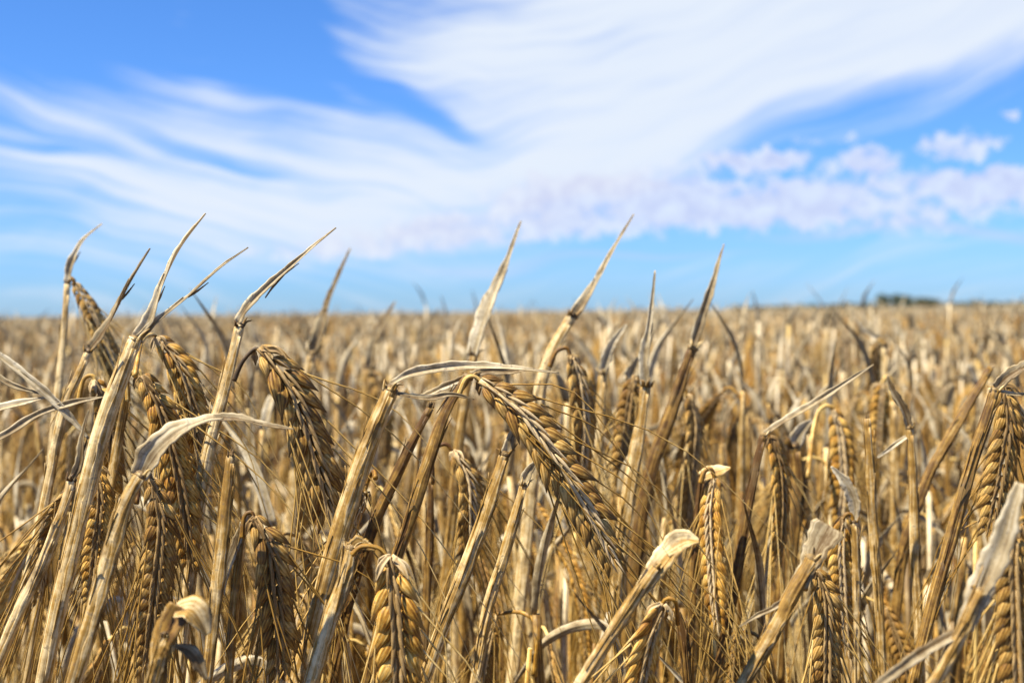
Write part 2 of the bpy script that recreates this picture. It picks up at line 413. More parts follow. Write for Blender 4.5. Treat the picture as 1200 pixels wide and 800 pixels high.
# ------------------------------------------------------------------ the foreground plants, each one traced in place
PX = lambda w, d: w * d / F             # photo pixels at a distance -> metres
HEROES = []
KIND = 'barley stalks in the foreground of the field'
def hero(label, stem=None, d=.42, w=16, leaves=(), ears=(), neck=True, short='', stump=False, sheath=None, nodes=()):
    """stem: photo points top->bottom at distance d; leaves: (points, width px list, options); ears: (points, width px, options)"""
    def pp(lst, dd):
        n = len(lst); out = []
        for i, q in enumerate(lst):
            z = q[2] if len(q) > 2 else dd
            out.append(P(q[0], q[1], z))
        return out
    S = pp(stem, d)
    path = S + to_ground(S[-2], S[-1])
    base = path[-1].copy(); base.z = 0
    t = thing('barley_stalk', base, label, 'barley stalk', KIND)
    HEROES.append((stem[0][0], short or label, d))
    r = PX(w, d) / 2 * .80
    L1 = sum((S[i + 1] - S[i]).length for i in range(len(S) - 1)); L2 = sum((path[i + 1] - path[i]).length for i in range(len(path) - 1))
    m = MB()
    k = L1 / L2
    tube(m, path, [r * .55, r * .6, r * .62, r * .6, r * .62], 'stem', sides=12, n=70, flat=.9, rib=.02, bumps=((min(.9, k * 1.25), .012, .4),), cap=True)
    if stump:
        for q in range(7):
            a = S[0] + Vector((random.uniform(-1, 1), random.uniform(-1, 1), 0)) * r * .45
            tube(m, [a, a + (S[0] - S[1]).normalized() * random.uniform(.001, .0035) + Vector((random.uniform(-1, 1), 0, 0)) * .0008], [r * .22, r * .03], 'node', sides=5, n=4)
    m.build('stem', t)
    # sheath: the leaf base wrapped round the stem, open seam, wider under the collar
    sh = MB(); Sp = catmull(S, 30); shl = Sp + [Sp[-1] + (Sp[-1] - Sp[-2]) * 3]
    tube(sh, shl, sheath or [r * .62, r * .95, r * 1.0, r * .98, r * .9, r * .84], 'sheath', sides=16, n=44, flat=.85, wob=.03, rib=.035, cap=True,
         bumps=[(0.015, .012, .22)] + [(q, .012, .18) for q in nodes])
    # the free overlapping edge of the sheath
    seam = [q + (CAM - q).normalized() * r * .80 + right * r * .35 for q in Sp[1:]]
    leaf(sh, seam, [r * .5, r * .9, r * .8, r * .5], mat='sheath', n=30, fold=(.1, .1), hint=CAM - Sp[0], rag=.25)
    for q in range(9):
        k0 = random.randrange(2, 24); an = random.uniform(-.6, 3.7); o_ = (right * math.cos(an) - fwd * abs(math.sin(an))) * r * .9
        a0 = Sp[k0] + o_; dv = (Sp[k0 - 1] - Sp[k0 + 1]).normalized()
        ll = random.uniform(.006, .022)
        leaf(sh, [a0 - dv * ll, a0 + o_ * .08, a0 + dv * ll * .5 + o_ * random.uniform(.2, .9)], [r * .1, r * random.uniform(.15, .45), r * .03], mat='sheath', n=8, seg=1)
    sh.build('sheath', t)
    if leaves and not stump:
        c = MB(); ax = (S[0] - S[1]).normalized()
        tube(c, [S[0] - ax * r * .5, S[0] + ax * r * .25], [r * .70, r * .80, r * .72, r * .40], 'node', sides=14, n=7, flat=.85, rib=.14, wob=.08)
        for q in range(5):                    # torn shreds of the collar
            an = random.uniform(0, 6.28); a = S[0] + (right * math.cos(an) + fwd * math.sin(an)) * r * .7 - ax * r * .3
            leaf(c, [a, a + ax * r * .7 + (right * math.cos(an) + fwd * math.sin(an)) * r * .3, a + ax * r * random.uniform(.5, 1.6) + (right * math.cos(an)) * r * random.uniform(.4, 1.2)], [r * .5, r * .35, r * .08], mat='sheath', n=8, seg=1)
        c.build('leaf_collar', t)
    for (lp, wd, *op) in leaves:
        o = dict(op[0]) if op else {}; dd = o.pop('d', d)
        lb = o.pop('label', None)
        o['fold'] = tuple(x * .72 for x in o.get('fold', (.5, .5))); o['twist'] = tuple(x * .6 for x in o.get('twist', (0, 0)))
        lq = pp(lp, dd)
        if len(lq) > 3: lq = [lq[0]] + [x + (right * random.uniform(-1, 1) + up * random.uniform(-1, 1)) * PX(1.6, dd) for x in lq[1:-1]] + [lq[-1]]
        m = MB()
        if len(lq) > 3:                       # split fibres standing off the blade
            cq = catmull(lq, 20)
            for q in range(2):
                i0 = random.randrange(5, 12); k1 = random.randrange(3, 6); sg_ = random.choice((-1, 1)); off = right * sg_ * PX(2.0, dd)
                leaf(m, [cq[i0], cq[i0 + 1] + off * 1.4, cq[i0 + k1] + off * random.uniform(1.6, 3.2)], [PX(3.2, dd), PX(2.6, dd), PX(.8, dd)], n=10, seg=1, fold=(.2, .3), mat=o.get('mat', 'leaf'))
        leaf(m, lq, [PX(x, dd) * .9 for x in wd], n=o.pop('n', 40), rag=.09 if len(lq) > 3 else .03, **o); m.build('leaf', t, lb)
    for (ep, wd, *op) in ears:
        o = dict(op[0]) if op else {}; dd = o.pop('d', d + .012)
        nk = o.pop('neck', None)
        lb = o.pop('label', None)
        E = pp(ep, dd); wd = wd * .93
        if nk:
            NK = pp(nk, dd); NK[0] = NK[0] + (S[0] - S[0]); m = MB()
            tube(m, NK + [E[0] + (E[1] - E[0]) * .06], [PX(6.5, dd) / 2, PX(5, dd) / 2, PX(4.5, dd) / 2], 'node' if o.pop('dark_neck', False) else 'stem', sides=8, n=18)
            m.build('neck', t)
        if random.random() < 2:                # shrivelled bracts at the foot of the ear
            m = MB()
            for q in range(4):
                a = E[0] + Vector((random.uniform(-1, 1), random.uniform(-1, 1), random.uniform(-.3, .3))) * PX(wd * .08, dd)
                dr = (E[1] - E[0]).normalized() + Vector((random.uniform(-1, 1), random.uniform(-.5, .3), random.uniform(-.1, .8)))
                leaf(m, [a, a + dr * PX(wd * .2, dd), a + dr * PX(wd * .32, dd) + Vector((0, 0, -1)) * PX(wd * .12, dd)], [PX(wd * .1, dd), PX(wd * .13, dd), PX(1, dd)], mat='husk', n=10)
            m.build('bract', t)
        e = ear(t, E, PX(wd, dd), **o)
        if lb: e['label'] = lb
    return t

up_ = dict(fold=(.7, 1.0), twist=(0, 1.2), hint=(0, -1, 0))
hero('tall thin far left stalk, blurred brown ear hanging right under a small curved blade',
     [(79, 330), (74, 400), (66, 480), (56, 580), (44, 700), (30, 800)], d=.60, w=12, short='the tall thin stalk at the far left',
     leaves=[([(80, 330), (84, 308), (98, 282), (120, 262)], [12, 13, 9, 6, 2], dict(fold=(.6, 1.2), twist=(.3, 1)))],
     ears=[([(86, 332), (104, 362), (126, 412), (148, 470)], 34, dict(neck=[(80, 336), (80, 326), (86, 328)], gmat='brown_grain', awn=.10, face=.5))])
hero('thick sheathed stalk at the left with two pale narrow blades forking upward from its collar',
     [(159, 396), (142, 440), (118, 510), (90, 620), (62, 740), (50, 800)], d=.41, w=25, short='the thick forked stalk at the left',
     sheath=[.0021, .0034, .0031, .0029, .0028, .0027, .0027],
     leaves=[([(160, 394), (176, 372), (190, 335), (212, 290), (241, 250)], [15, 17, 12, 11, 13, 8, 2], dict(fold=(.5, 1.2), twist=(.2, 1.5), label='tall grey blade with a kinked tip')),
             ([(163, 396), (185, 376), (220, 348), (258, 315), (291, 290)], [12, 9, 7, 6, 6, 5, 2], dict(fold=(.6, 1.3), twist=(0, 1.0), label='thin dark edged blade'))],
     ears=[([(184, 396), (206, 424), (222, 470), (232, 540)], 54, dict(d=.46, neck=[(158, 440, .42), (166, 400, .44), (180, 392)], gmat='grain', face=.35, awn=.08))])
hero('slim stalk at the left with one long upright grey blade above a dark collar',
     [(104, 410), (92, 440), (78, 470), (66, 520), (46, 620), (20, 720), (-10, 800)], d=.47, w=15, short='the slim stalk with one upright grey blade',
     leaves=[([(106, 408), (116, 394), (136, 366), (154, 332), (176, 291)], [13, 15, 12, 13, 8, 6, 2], dict(fold=(.5, 1.3), twist=(.5, 1.6)))],
     ears=[([(112, 446), (124, 478), (130, 530), (126, 600)], 46, dict(d=.475, neck=[(92, 470), (98, 445), (108, 440)], face=.1, awn=.07))])
hero('golden ear hanging at the left between the thick forked stalk and the slim upright one',
     [(150, 452, .45), (138, 520), (124, 600), (104, 700), (92, 800)], d=.46, w=14, short='the golden left ear',
     ears=[([(166, 440), (186, 478), (204, 540), (216, 600), (222, 655)], 56, dict(d=.435, neck=[(150, 470), (150, 442), (162, 434)], face=.12, awn=.10, awn_frac=.7))])
hero('pale ear hanging low at the left, partly hidden by the thick forked stalk',
     [(96, 556), (86, 600), (70, 680), (54, 800)], d=.46, w=13, short='the pale low ear at the left',
     ears=[([(112, 545), (118, 580), (113, 640), (106, 700)], 42, dict(d=.45, neck=[(92, 580), (96, 546), (106, 538)], face=-.2, awn=.10))])
hero('straight stalk with a right-leaning pale blade and a large dark ear hooked beneath it',
     [(281, 380), (272, 420), (262, 460), (246, 520), (232, 600), (220, 700), (210, 800)], d=.44, w=19, short='the stalk with the large hooked dark ear',
     sheath=[.0016, .0022, .0026, .0025, .0023, .0022],
     leaves=[([(279, 378), (292, 358), (318, 332), (350, 304), (394, 267)], [13, 15, 12, 10, 8, 6, 2], dict(fold=(.6, 1.2), twist=(0, .8))),
             ([(311, 349), (322, 334), (346, 306)], [2, 4, 4, 1], dict(fold=(.6, 1.0), label='thin split sliver under the blade'))],
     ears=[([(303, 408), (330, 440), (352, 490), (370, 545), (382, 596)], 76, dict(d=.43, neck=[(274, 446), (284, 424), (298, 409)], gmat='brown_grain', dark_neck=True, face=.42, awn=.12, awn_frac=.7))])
hero('bare broken stub of a stalk with a dark frayed top, left of centre',
     [(270, 534), (266, 580), (258, 660), (250, 730), (242, 800)], d=.39, w=19, stump=True, short='the broken stub')
hero('stout diagonal stalk at the left topped by a folded pale leaf pointing right',
     [(166, 554), (148, 588), (132, 640), (112, 710), (86, 800)], d=.37, w=27, short='the stout stalk with the folded pale leaf',
     leaves=[([(164, 558), (178, 530), (206, 508), (240, 490), (262, 489)], [28, 34, 34, 26, 14, 10], dict(fold=(.5, .5), twist=(.2, .9), label='broad creased pale half of the leaf', wave=.4)),
             ([(250, 489), (280, 490), (310, 497), (345, 503)], [10, 15, 12, 9, 2], dict(fold=(.6, .9), twist=(.6, 1.0), label='grey narrow end of the leaf'))],
     ears=[([(178, 562), (188, 610), (182, 690), (172, 776)], 56, dict(d=.40, neck=[(160, 590, .38), (164, 562, .385), (174, 554)], gmat='brown_grain', face=-.05, awn=.12, awn_frac=.8))])
hero('cream leaf folded over at the bottom left with a wide bent-down tip',
     [(196, 742), (188, 770), (180, 800)], d=.33, w=24, short='the cream folded leaf at the bottom',
     leaves=[([(186, 800), (192, 752), (214, 712)], [24, 30, 40, 38], dict(fold=(.4, .5), twist=(.3, .6), wave=.1, mat='sheath')), ([(206, 716), (226, 716), (242, 744)], [28, 44, 38, 12], dict(fold=(.4, .7), twist=(.8, 1.3), mat='sheath')),
             ([(206, 756), (226, 766), (242, 796)], [6, 20, 18, 4], dict(fold=(.3, .5), twist=(.3, .6), wave=.1))])
hero('thick diagonal stalk left of centre with a long leaf lying level across from its top',
     [(459, 454), (440, 500), (418, 560), (394, 640), (370, 730), (350, 800)], d=.41, w=28, short='the stalk with the level leaf',
     sheath=[.0023, .0031, .0034, .0034, .0033, .0032],
     leaves=[([(459, 450), (484, 437), (530, 430), (580, 432), (655, 437)], [9, 16, 17, 15, 14, 11, 7, 2], dict(fold=(.9, .9), twist=(.1, .5), hint=(0, -1, .5))),
             ([(462, 461), (500, 466), (530, 462), (556, 468)], [6, 9, 11, 7, 2], dict(fold=(.8, .8), hint=(0, -1, .5)))],
     ears=[([(428, 575), (404, 630), (384, 700), (366, 790)], 46, dict(d=.44, neck=[(440, 560, .43), (438, 552, .435), (432, 562)], face=.9, awn=.08))])
hero('smooth slanting stalk at the centre rising to join the crossed leaves',
     [(549, 440), (524, 478), (502, 540), (480, 610), (460, 670), (430, 800)], d=.43, w=20, short='the smooth slanting centre stalk',
     leaves=[([(547, 442), (520, 452), (492, 464), (468, 462)], [10, 12, 9, 3], dict(fold=(.9, .9), hint=(0, -1, .5))),
             ([(552, 440), (572, 434), (600, 436), (626, 432)], [12, 15, 12, 4], dict(fold=(.6, .9), hint=(0, -1, .5)))],
     ears=[([(562, 446), (608, 482), (656, 548), (688, 600), (716, 655)], 70, dict(d=.425, neck=[(538, 462), (546, 444), (556, 441)], gmat='brown_grain', face=.3, awn=.14, awn_frac=.9, label='big weathered ear slanting down to the right'))])
hero('short slim stalk with a pale cut top just left of the smooth centre stalk',
     [(504, 478), (484, 516), (462, 562), (440, 610), (410, 700), (390, 800)], d=.45, w=17, stump=True, short='the short slim cut stalk')
hero('tall blurred stalk right of centre whose grey blade points steeply up to the right',
     [(672, 368), (650, 404), (636, 440), (630, 490), (622, 580), (610, 700), (600, 800)], d=.60, w=20, short='the tall stalk with the steep grey blade',
     leaves=[([(670, 372), (684, 352), (704, 322), (724, 286), (743, 251)], [15, 16, 13, 11, 9, 6, 2], dict(fold=(.7, 1.2), twist=(.2, .8)))],
     ears=[([(668, 416), (678, 450), (682, 500), (678, 560)], 50, dict(d=.56, neck=[(644, 430), (652, 412), (664, 408)], gmat='brown_grain', face=.7, awn=.09))])
hero('wide pale flag leaf standing up against the sky at the centre',
     [(556, 414), (548, 450), (540, 500), (530, 600), (520, 700), (510, 800)], d=.62, w=16, short='the wide pale flag leaf at the centre',
     leaves=[([(553, 418), (564, 386), (576, 350), (590, 316), (611, 259)], [14, 22, 26, 24, 17, 10, 8, 3], dict(fold=(.4, 1.1), twist=(.3, 1.3)))],
     ears=[([(540, 520), (548, 560), (550, 620), (545, 660)], 44, dict(d=.66, neck=[(546, 540), (534, 515), (538, 514)], awn=.09, face=.5))])
hero('blurred upright blade left of centre behind the large hooked dark ear',
     [(366, 412), (358, 450), (350, 520), (340, 620), (330, 800)], d=.80, w=18, short='the blurred blade behind the dark ear',
     leaves=[([(365, 414), (376, 384), (388, 350), (400, 322), (411, 291)], [12, 20, 18, 13, 11, 9, 3], dict(fold=(.7, 1.1), twist=(0, 1.2)))])
hero('small blurred whitish blade against the field between two tall stalks left of centre',
     [(432, 430), (428, 480), (424, 600), (420, 800)], d=1.05, w=16, short='the small whitish blade',
     leaves=[([(432, 432), (440, 400), (450, 376), (464, 353)], [10, 18, 18, 12, 3], dict(fold=(.7, 1.1), twist=(0, 1)))],
     ears=[([(438, 436), (446, 460), (448, 500), (446, 540)], 40, dict(d=1.05, neck=[(432, 440), (434, 432), (438, 433)], awn=.08, gmat='brown_grain'))])
hero('thick pale stalk right of centre carrying a tall whitish blade with a thin tip',
     [(812, 406), (798, 446), (784, 490), (766, 540), (752, 600), (742, 680), (730, 800)], d=.60, w=21, short='the thick stalk with the tall whitish blade',
     leaves=[([(811, 408), (824, 368), (836, 332), (842, 308), (849, 286)], [12, 15, 14, 13, 10, 7, 3], dict(fold=(.6, 1.1), twist=(0, 1)))],
     ears=[([(806, 462), (812, 500), (808, 560), (802, 620)], 42, dict(d=.63, neck=[(798, 470), (798, 456), (803, 456)], gmat='brown_grain', awn=.10, face=.8))])
hero('stalk right of centre below a thin dark blade standing straight up on the skyline',
     [(757, 450), (750, 500), (738, 570), (728, 640), (722, 720), (716, 800)], d=.55, w=22, short='the stalk under the thin dark upright blade',
     leaves=[([(757, 452), (757, 420), (761, 380), (765, 345), (768, 317)], [14, 18, 16, 10, 8, 6, 3], dict(fold=(.7, 1.2), twist=(0, 1.0)))],
     ears=[([(742, 440, .62), (738, 470, .62), (732, 520, .62), (730, 560, .62)], 40, dict(d=.62, gmat='brown_grain', awn=.07))])
hero('slender stalk right of centre, one long thin blade slanting up right from its tip',
     [(895, 508), (884, 556), (870, 630), (858, 700), (846, 760), (836, 800)], d=.50, w=15, short='the slender stalk with the slanting thin blade',
     leaves=[([(894, 510), (912, 496), (950, 474), (984, 452), (1024, 427)], [8, 11, 13, 12, 10, 7, 2], dict(fold=(.8, 1.1), twist=(0, .6), hint=(0, -1, .5)))],
     ears=[([(902, 512), (912, 550), (914, 600), (910, 650)], 42, dict(d=.53, neck=[(892, 522), (896, 508), (900, 508)], gmat='grain', awn=.09, face=.8))])
hero('pale leaf bent sharply over at the bottom right of centre like a hook',
     [(770, 662), (744, 700), (712, 750), (680, 800)], d=.35, w=20, short='the pale hooked leaf',
     leaves=[([(752, 690), (772, 662), (793, 638)], [20, 25, 32, 31], dict(fold=(.4, .5), twist=(.3, .5), mat='sheath')), ([(780, 646), (798, 633), (819, 634)], [20, 33, 27, 8], dict(fold=(.3, .6), twist=(.4, .9), mat='sheath'))])
hero('pale stalk at the bottom right of centre ending in a flattened flared tip',
     [(952, 652), (930, 692), (906, 740), (872, 800)], d=.36, w=24, short='the pale stalk with the flared tip',
     leaves=[([(936, 686), (950, 660), (961, 640), (973, 616)], [22, 26, 32, 42, 44], dict(fold=(.35, .4), twist=(.5, .8), n=24, wave=.1)),
             ([(930, 694), (906, 712), (886, 722), (866, 734)], [8, 9, 7, 2], dict(fold=(.8, .9), label='thin curled sliver pointing left'))],
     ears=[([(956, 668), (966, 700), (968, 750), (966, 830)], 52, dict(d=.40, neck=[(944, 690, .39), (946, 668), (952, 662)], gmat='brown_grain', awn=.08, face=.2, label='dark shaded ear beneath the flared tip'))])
hero('large blurred pale leaf sweeping up at the bottom right corner',
     [(1150, 690), (1132, 730), (1106, 780), (1094, 800)], d=.31, w=22, short='the large blurred corner leaf',
     leaves=[([(1130, 736), (1150, 690), (1172, 640), (1186, 600), (1196, 566)], [20, 32, 36, 34, 26, 14], dict(fold=(.3, .6), twist=(.2, .7))),
             ([(1130, 738), (1108, 748), (1070, 770), (1026, 804)], [12, 16, 16, 12], dict(fold=(.5, .6), hint=(0, -1, .5)))])
hero('tall leaning stalk near the right edge with a dark ear hanging beside its knotted top',
     [(1166, 456), (1152, 500), (1134, 560), (1112, 640), (1092, 710), (1070, 800)], d=.45, w=19, short='the knotted leaning stalk at the right edge',
     leaves=[([(1166, 454), (1182, 440), (1206, 428), (1240, 410)], [14, 18, 16, 12, 4], dict(fold=(.6, .9), hint=(0, -1, .5))),
             ([(1168, 458), (1190, 462), (1215, 460)], [6, 7, 5, 2], dict(fold=(.8, .9), hint=(0, -1, .5)))],
     ears=[([(1174, 452), (1180, 490), (1172, 550), (1158, 620)], 52, dict(d=.47, neck=[(1162, 474), (1166, 452), (1172, 445)], gmat='brown_grain', awn=.09, face=.3))])
hero('long plain stalk slanting left behind the knotted one near the right edge',
     [(1161, 431), (1142, 462), (1122, 496), (1104, 528), (1086, 562), (1060, 640), (1050, 720), (1044, 800)], d=.58, w=16, stump=True, short='the long plain slanting stalk')
hero('cut stalk with a square pale top standing upright at the right',
     [(1016, 490), (1019, 540), (1022, 600), (1028, 680), (1032, 740), (1034, 800)], d=.50, w=14, stump=True, short='the cut stalk with the square pale top', nodes=(.5,))
hero('straight upright golden stalk right of the square-topped cut stalk',
     [(1066, 500), (1070, 560), (1072, 640), (1076, 720), (1080, 800)], d=.52, w=14, short='the straight golden stalk',
     leaves=[([(1065, 502), (1058, 480), (1046, 460), (1040, 440)], [10, 14, 12, 4], dict(fold=(.6, 1))),
             ([(1062, 512), (1044, 524), (1028, 536)], [6, 8, 3], dict(fold=(.6, 1)))])
hero('ear with a torn triangular leaf over its top, right of centre',
     [(822, 556), (818, 600), (812, 680), (808, 800)], d=.50, w=12, short='the ear under the torn triangular leaf',
     leaves=[([(820, 560), (832, 555), (856, 548)], [12, 24, 18, 3], dict(mat='sheath', fold=(.3, .5), twist=(.6, .9)))],
     ears=[([(838, 560), (834, 600), (836, 660), (842, 730)], 46, dict(d=.49, neck=[(821, 566), (826, 552), (834, 550)], awn=.10, face=-.5))])
hero('plump golden ear hanging at the bottom left of centre, grains in two columns',
     [(412, 640), (404, 680), (386, 730), (366, 800)], d=.39, w=24, short='the plump ear at the bottom',
     leaves=[([(412, 644), (416, 636), (424, 638), (440, 644)], [18, 20, 14, 4], dict(mat='sheath', fold=(.4, .5), hint=(0, -1, .5)))],
     ears=[([(456, 652), (462, 690), (466, 740), (470, 830)], 80, dict(d=.375, neck=[(412, 650), (424, 640), (444, 642)], awn=.08, face=-.12))])
hero('dark shaded ear hanging at the lower left beside the broken stub',
     [(286, 616), (280, 660), (274, 720), (268, 800)], d=.43, w=14, short='the dark shaded lower left ear',
     leaves=[([(286, 612), (276, 640), (266, 672), (262, 700)], [10, 16, 12, 3], dict(fold=(.5, .8)))],
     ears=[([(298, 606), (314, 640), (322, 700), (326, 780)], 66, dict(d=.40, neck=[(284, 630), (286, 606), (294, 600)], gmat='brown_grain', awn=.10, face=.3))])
hero('half hidden ear at the bottom edge just below the pale hooked leaf',
     [(792, 712), (800, 740), (806, 800)], d=.40, w=14, short='the bottom edge ear',
     ears=[([(776, 706), (762, 740), (752, 780), (744, 830)], 58, dict(d=.37, neck=[(794, 730, .39), (792, 706), (782, 700)], awn=.07, face=.7))])
hero('dark out of focus ear at the lower right corner edge',
     [(1206, 610), (1214, 680), (1222, 800)], d=.34, w=16, short='the dark corner ear',
     ears=[([(1190, 616), (1186, 660), (1188, 730), (1192, 830)], 60, dict(d=.33, neck=[(1206, 620), (1202, 608), (1196, 608)], gmat='brown_grain', awn=.06, face=.3))])
hero('stalk beyond the left edge sending three thin curling leaves into the picture',
     [(-30, 470), (-34, 560), (-38, 660), (-42, 800)], d=.43, w=14, short='the stalk beyond the left edge',
     leaves=[([(-28, 396), (4, 418), (37, 446), (72, 478), (104, 514)], [8, 11, 13, 14, 12, 4], dict(fold=(.7, .9), hint=(0, -1, .5))),
             ([(-24, 524), (8, 508), (46, 486), (84, 474), (122, 465)], [10, 12, 12, 11, 10, 2], dict(fold=(.7, .9), hint=(0, -1, .5))),
             ([(-28, 486), (10, 476), (54, 466)], [10, 14, 12, 3], dict(fold=(.7, .9), hint=(0, -1, .5))),
             ([(-28, 420), (8, 448), (50, 462)], [6, 9, 9, 2], dict(fold=(.7, .9), hint=(0, -1, .5)))])
hero('broad dark sided stalk slanting through the lower centre',
     [(592, 530), (576, 580), (552, 650), (524, 720), (496, 800)], d=.43, w=21, short='the broad dark sided centre stalk',
     leaves=[([(591, 534), (598, 516), (606, 498)], [14, 15, 12, 5], dict(fold=(.4, .8)))])
hero('golden stalk with a pale top slanting just right of the broad dark sided one',
     [(614, 566), (602, 610), (588, 660), (572, 710), (556, 800)], d=.45, w=17, short='the golden slanting lower stalk',
     leaves=[([(613, 570), (619, 552), (630, 538)], [13, 15, 12, 4], dict(fold=(.4, .8)))])
hero('brown ear on a thin arched neck at the lower centre between two slanting stalks',
     [(505, 560), (504, 610), (500, 700), (496, 800)], d=.50, w=12, short='the brown ear on an arched neck',
     ears=[([(530, 528), (546, 560), (550, 610), (548, 660)], 48, dict(d=.50, neck=[(506, 566), (508, 530), (522, 520)], gmat='brown_grain', awn=.09, face=.5))])
hero('pair-leaved stalk at the left edge leaning right, low down among thin hairs',
     [(84, 560), (74, 596), (50, 660), (20, 720), (-10, 790)], d=.40, w=18, short='the low leaning left edge stalk', 
     leaves=[([(84, 562), (94, 540), (98, 512), (104, 480)], [10, 14, 9, 2], dict(fold=(.6, 1)))],
     ears=[([(96, 556), (66, 600), (52, 650), (44, 700)], 36, dict(d=.46, gmat='brown_grain', awn=.11, awn_frac=.9, face=.9))])
hero('ear at the right with pale grains facing the camera below a twisted pointed leaf',
     [(1000, 610), (1002, 660), (1004, 800)], d=.50, w=15, short='the pale grained right ear',
     leaves=[([(1000, 612), (1000, 590), (990, 565), (974, 546)], [10, 18, 18, 3], dict(fold=(.4, .8)))],
     ears=[([(988, 606), (984, 640), (986, 700), (990, 760)], 44, dict(d=.50, neck=[(1000, 620), (998, 604), (992, 602)], awn=.08, face=.4))])
hero('pale flattened blurred stalk right of centre with an ear hanging at its right',
     [(930, 520), (934, 560), (926, 640), (916, 720), (910, 800)], d=.62, w=26, short='the pale flattened stalk',
     leaves=[([(929, 526), (938, 504), (952, 492)], [18, 22, 16, 5], dict(fold=(.3, .6)))],
     ears=[([(976, 480), (984, 510), (988, 560), (984, 610)], 42, dict(d=.66, neck=[(946, 560, .64), (956, 490), (970, 474)], awn=.07, face=.1))])

hero('pale stalk with whitish papery top just left of the thin dark upright blade',
     [(739, 446), (734, 490), (726, 560), (716, 660), (706, 800)], d=.68, w=19, short='the stalk with the whitish papery top',
     leaves=[([(739, 450), (742, 436), (746, 424), (752, 416)], [16, 22, 16, 5], dict(fold=(.6, .9)))])
hero('pale straight blurred stalk, slim blade, left of the one with the papery top',
     [(706, 436), (702, 500), (694, 600), (688, 700), (682, 800)], d=.66, w=17, short='the pale straight blurred stalk',
     leaves=[([(706, 438), (712, 414), (722, 396), (734, 380)], [12, 16, 12, 3], dict(fold=(.6, .9)))])
hero('small golden ear standing out of the blurred crowd above the square-topped cut stalk',
     [(1046, 470), (1048, 540), (1050, 650), (1052, 800)], d=.80, w=14, short='the small golden ear at the right',
     ears=[([(1034, 448), (1031, 475), (1029, 505), (1028, 530)], 32, dict(d=.80, neck=[(1046, 474), (1044, 446), (1038, 442)], awn=.05, face=.4))])
hero('dark brown blurred ear among pale far stalks at the right, above the small golden one',
     [(1036, 404), (1038, 470), (1040, 560), (1042, 800)], d=1.05, w=15, short='the dark brown far ear',
     leaves=[([(1036, 406), (1026, 396), (1012, 384), (1000, 372)], [7, 9, 7, 2], dict(fold=(.7, 1)))],
     ears=[([(1026, 402), (1023, 430), (1022, 460), (1022, 484)], 30, dict(d=1.05, neck=[(1036, 408), (1033, 400), (1029, 399)], gmat='brown_grain', awn=.05, face=.8))])

